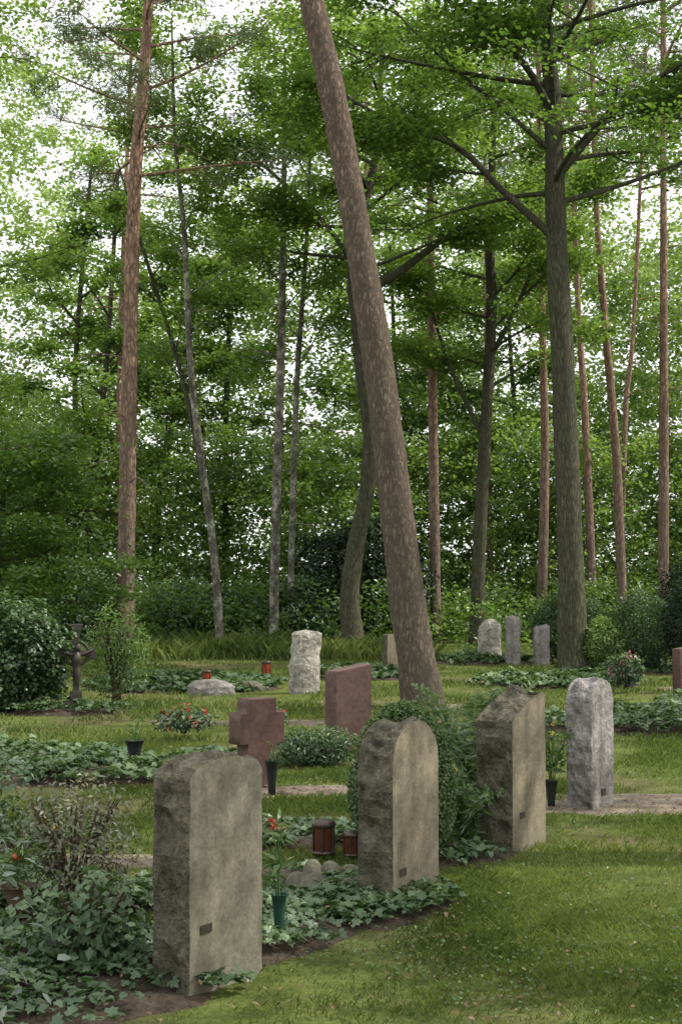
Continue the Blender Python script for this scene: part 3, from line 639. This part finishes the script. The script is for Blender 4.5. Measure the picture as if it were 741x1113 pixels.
tree('oak_tree', 36, [(3.5, 0), (3.65, 3.4), (3.8, 6), (3.96, 8.9), (3.92, 10.8), (4.1, 15)], [.19, .17, .15, .14, .12, .05], M['oakbark'], M['beechleaf'], 5, 18, (6.5, 15), 3.6, .045, 55, .35, .15, .10,
     extra=[([(3.9, 36, 7.5), (4.8, 36, 9.3), (5.6, 36, 11.5)], .08, .03, 4), ([(3.7, 36, 5.5), (2.9, 36, 7.2), (2.2, 36, 9.4)], .07, .03, 4)])
birch = dict(limbs=10, ln=2.3, lr=.025, per=50, sr=.26, L=.12, W=.085, flatf=.6, elev=(.3, 1.0), sides=10, rough=.08)
tree('birch_tree', 32, [(-2.77, 0), (-2.94, 2.3), (-3.24, 4.5), (-3.5, 6.6), (-3.67, 9.8), (-3.9, 12.1), (-4, 15)], [.1, .09, .08, .075, .06, .045, .02], M['birch'], M['beechleaf'], 6, zr=(8, 15), dead=8, **birch)
tree('birch_tree', 34, [(-1.66, 0), (-1.6, 3.3), (-1.5, 6.9), (-1.43, 10.8), (-1.4, 15)], [.125, .11, .1, .075, .03], M['birch'], M['beechleaf'], 7, zr=(8, 15), dead=10, **birch)
tree('birch_tree', 36, [(-1.34, 0), (-1.25, 4), (-1.15, 7), (-.9, 10.8), (-.8, 14)], [.09, .08, .07, .055, .03], M['birch'], M['beechleaf'], 8, zr=(7, 14), dead=6, **birch)
tree('birch_tree', 36.5, [(-3.2, 0), (-3.5, 3.4), (-4.2, 7), (-5.3, 10.6), (-6, 13)], [.08, .075, .06, .05, .02], M['oakbark'], M['beechleaf'], 9, zr=(6, 13), dead=3, **birch)
pn = dict(limbs=12, zr=(14, 20), ln=2.6, lr=.05, per=34, sr=.28, L=.2, W=.03, flatf=.5, elev=(-.1, .5), dead=6, sides=12, rough=.05)
for i, (Y, p, r) in enumerate([
    (38, [(2.6, 0), (2.53, 7.5), (2.48, 12.6), (2.4, 20)], .14), (40, [(5.76, 0), (5.92, 5.2), (5.87, 10), (5.8, 20)], .145),
    (42, [(7.67, 0), (7.45, 6.8), (7.25, 10.7), (7, 20)], .13), (38, [(7.74, 0), (7.6, 5), (7.3, 9.1), (7.1, 12.6), (7, 19)], .13),
    (44, [(8.85, 0), (9.1, 7), (9.4, 10), (9.9, 19)], .1), (36, [(8.37, 0), (8.45, 6), (8.5, 10.6), (8.6, 20)], .14),
    (46, [(5.0, 0), (4.9, 8), (4.85, 19)], .1), (44, [(-7.0, 0), (-7.1, 8), (-6.8, 19)], .12), (47, [(.9, 0), (.8, 8), (.9, 19)], .11), (33, [(11.5, 0), (11.3, 8), (11.2, 19)], .15)]):
    tree('pine_tree', Y, p, np.linspace(r*1.1, r*.45, len(p)), M['redpine'], M['needle'], 20+i, **pn)
for i, (Y, p) in enumerate([(45, [(-8.8, 0), (-8.6, 5), (-8.7, 9), (-8.2, 16)]), (44, [(-8.4, 0), (-7.9, 5), (-7.5, 9), (-7.2, 15)]), (48, [(-4, 0), (-4, 8), (-3.7, 15)]),
                            (46, [(-6.3, 0), (-6.0, 5), (-5.2, 9), (-4.8, 12)]), (48, [(7.0, 0), (6.2, 6), (5.8, 12)]), (50, [(3.2, 0), (2.2, 6), (1.8, 14)]), (30, [(10.5, 0), (10.3, 7), (10.6, 15)])]):
    tree('alder_tree', Y, p, np.linspace(.15, .05, len(p)), M['oakbark'], M['farleaf'], 40+i, 12, (4, 14), 3.0, .05, 42, .30, .18, .13, .5, sides=10)
tree('beech_tree', 24, [(-8.9, 0), (-8.8, 5), (-8.5, 10), (-8.3, 15)], [.25, .2, .15, .06], M['oakbark'], M['beechleaf'], 60, 28, (3.5, 14), 4.2, .05, 60, .28, .10, .07)
tree('hazel_tree', 25.5, [(-6.4, 0), (-6.3, 2), (-6.2, 4.2)], [.08, .06, .03], M['oakbark'], M['oakleaf'], 61, 22, (.5, 4.2), 2.3, .03, 60, .34, .11, .08, .25, (.0, .4))
tree('oak_tree', 8.5, [(8.2, 0), (8.1, 5), (8, 10), (7.8, 15)], [.3, .25, .18, .06], M['oakbark'], M['oakleaf'], 70, 17, (7, 14), 4.2, .08, 34, .30, .13, .085, sides=12)  # out-of-frame tree, added to dapple sunlight over the graves
tree('oak_tree', 3.0, [(8.5, 0), (8.4, 5), (8.3, 10), (8.2, 14)], [.3, .25, .18, .06], M['oakbark'], M['oakleaf'], 71, 12, (7, 13), 3.8, .08, 32, .30, .13, .085, sides=12)  # also unseen, added with a sparse crown for foreground dapples
tree('oak_tree', 16.5, [(11.2, 0), (11.1, 5), (10.9, 10), (10.7, 15)], [.3, .25, .18, .06], M['oakbark'], M['oakleaf'], 72, 9, (7, 14), 4.0, .08, 36, .30, .13, .085, sides=12)  # unseen too, added to break up sun on the middle lawn

# ------------------------------------------------------------------ distant foliage masses
def mass(name, xr, yr, zr, nspray, per, sr, L, W, mat, seed, thr, f=.33, flatf=.5):
    rg = np.random.default_rng(seed); mb = MB()
    C = np.stack([rg.uniform(*xr, nspray), rg.uniform(*yr, nspray), zr[0]+(zr[1]-zr[0])*rg.uniform(0, 1, nspray)], -1)
    d = fbm(C*f+seed, 3); k = d > thr(C[:, 0], C[:, 2]); C = C[k]; d = d[k]
    n = len(C); kk = np.repeat(np.arange(n), per); sz = rg.uniform(.6, 1.35, n)[kk][:, None]
    P = C[kk]+rg.normal(size=(len(kk), 3))*[sr, sr, sr*flatf]*sz
    P[:, 2] = np.abs(P[:, 2])
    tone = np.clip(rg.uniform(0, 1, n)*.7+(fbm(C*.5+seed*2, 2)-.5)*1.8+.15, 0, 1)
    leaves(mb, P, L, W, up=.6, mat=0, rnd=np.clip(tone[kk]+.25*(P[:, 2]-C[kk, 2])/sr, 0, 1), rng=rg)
    return mb.obj(name, [mat])
gap = lambda x, z, a, z0: np.where((x < -.5) & (x > -13), np.clip((z-z0)/2, 0, 1)*a, 0)
mass('understory_bushes', (-15, 17), (34, 40), (0, 1.6), 1900, 44, .28, .13, .085, M['oakleaf'], 1, lambda x, z: np.where(x < 2, .40, .46)+z*.04)
mass('understory_bushes', (-17, 19), (42, 49), (0, 6.5), 5200, 42, .32, .17, .125, M['farleaf'], 2, lambda x, z: .36+z*.022)
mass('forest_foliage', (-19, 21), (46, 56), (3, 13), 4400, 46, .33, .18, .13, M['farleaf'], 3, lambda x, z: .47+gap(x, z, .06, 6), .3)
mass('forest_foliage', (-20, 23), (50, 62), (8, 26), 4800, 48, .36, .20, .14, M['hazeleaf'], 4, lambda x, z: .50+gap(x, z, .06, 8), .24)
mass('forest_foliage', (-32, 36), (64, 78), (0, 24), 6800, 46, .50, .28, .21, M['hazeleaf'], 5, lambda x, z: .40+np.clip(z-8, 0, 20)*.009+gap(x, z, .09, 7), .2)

# ------------------------------------------------------------------ light & camera
sv = Vector((.82, .05, .92)).normalized()
w = bpy.data.worlds.new('World'); sc.world = w; w.use_nodes = True; nt = w.node_tree; bg = nt.nodes['Background']
sky = nt.nodes.new('ShaderNodeTexSky'); sky.sky_type = 'NISHITA'; sky.sun_disc = False
sky.sun_elevation = math.asin(sv.z); sky.sun_rotation = math.atan2(sv.x, sv.y); sky.dust_density = 6; sky.air_density = 1.0; sky.ozone_density = .6
# thin bright summer haze over the clear-sky model
hz = mixc(nt, .8, sky.outputs[0], (12.4, 12.6, 12.7)); nt.links.new(hz, bg.inputs[0]); bg.inputs[1].default_value = .15
sl = bpy.data.lights.new('sun', 'SUN'); sl.energy = 5; sl.angle = math.radians(.5); sl.color = (1, .94, .84)
so = bpy.data.objects.new('sun', sl); sc.collection.objects.link(so); so.rotation_euler = sv.to_track_quat('Z', 'Y').to_euler()
cam = bpy.data.cameras.new('camera'); co = bpy.data.objects.new('camera', cam); sc.collection.objects.link(co); sc.camera = co
cam.sensor_fit = 'VERTICAL'; cam.sensor_height = 24; cam.lens = 24*1500/1113; cam.clip_end = 2000
co.location = (0, 0, 1.6); co.rotation_euler = (math.radians(93.0), 0, 0)
sc.view_settings.view_transform = 'Standard'; sc.view_settings.look = 'None'; sc.view_settings.exposure = 0
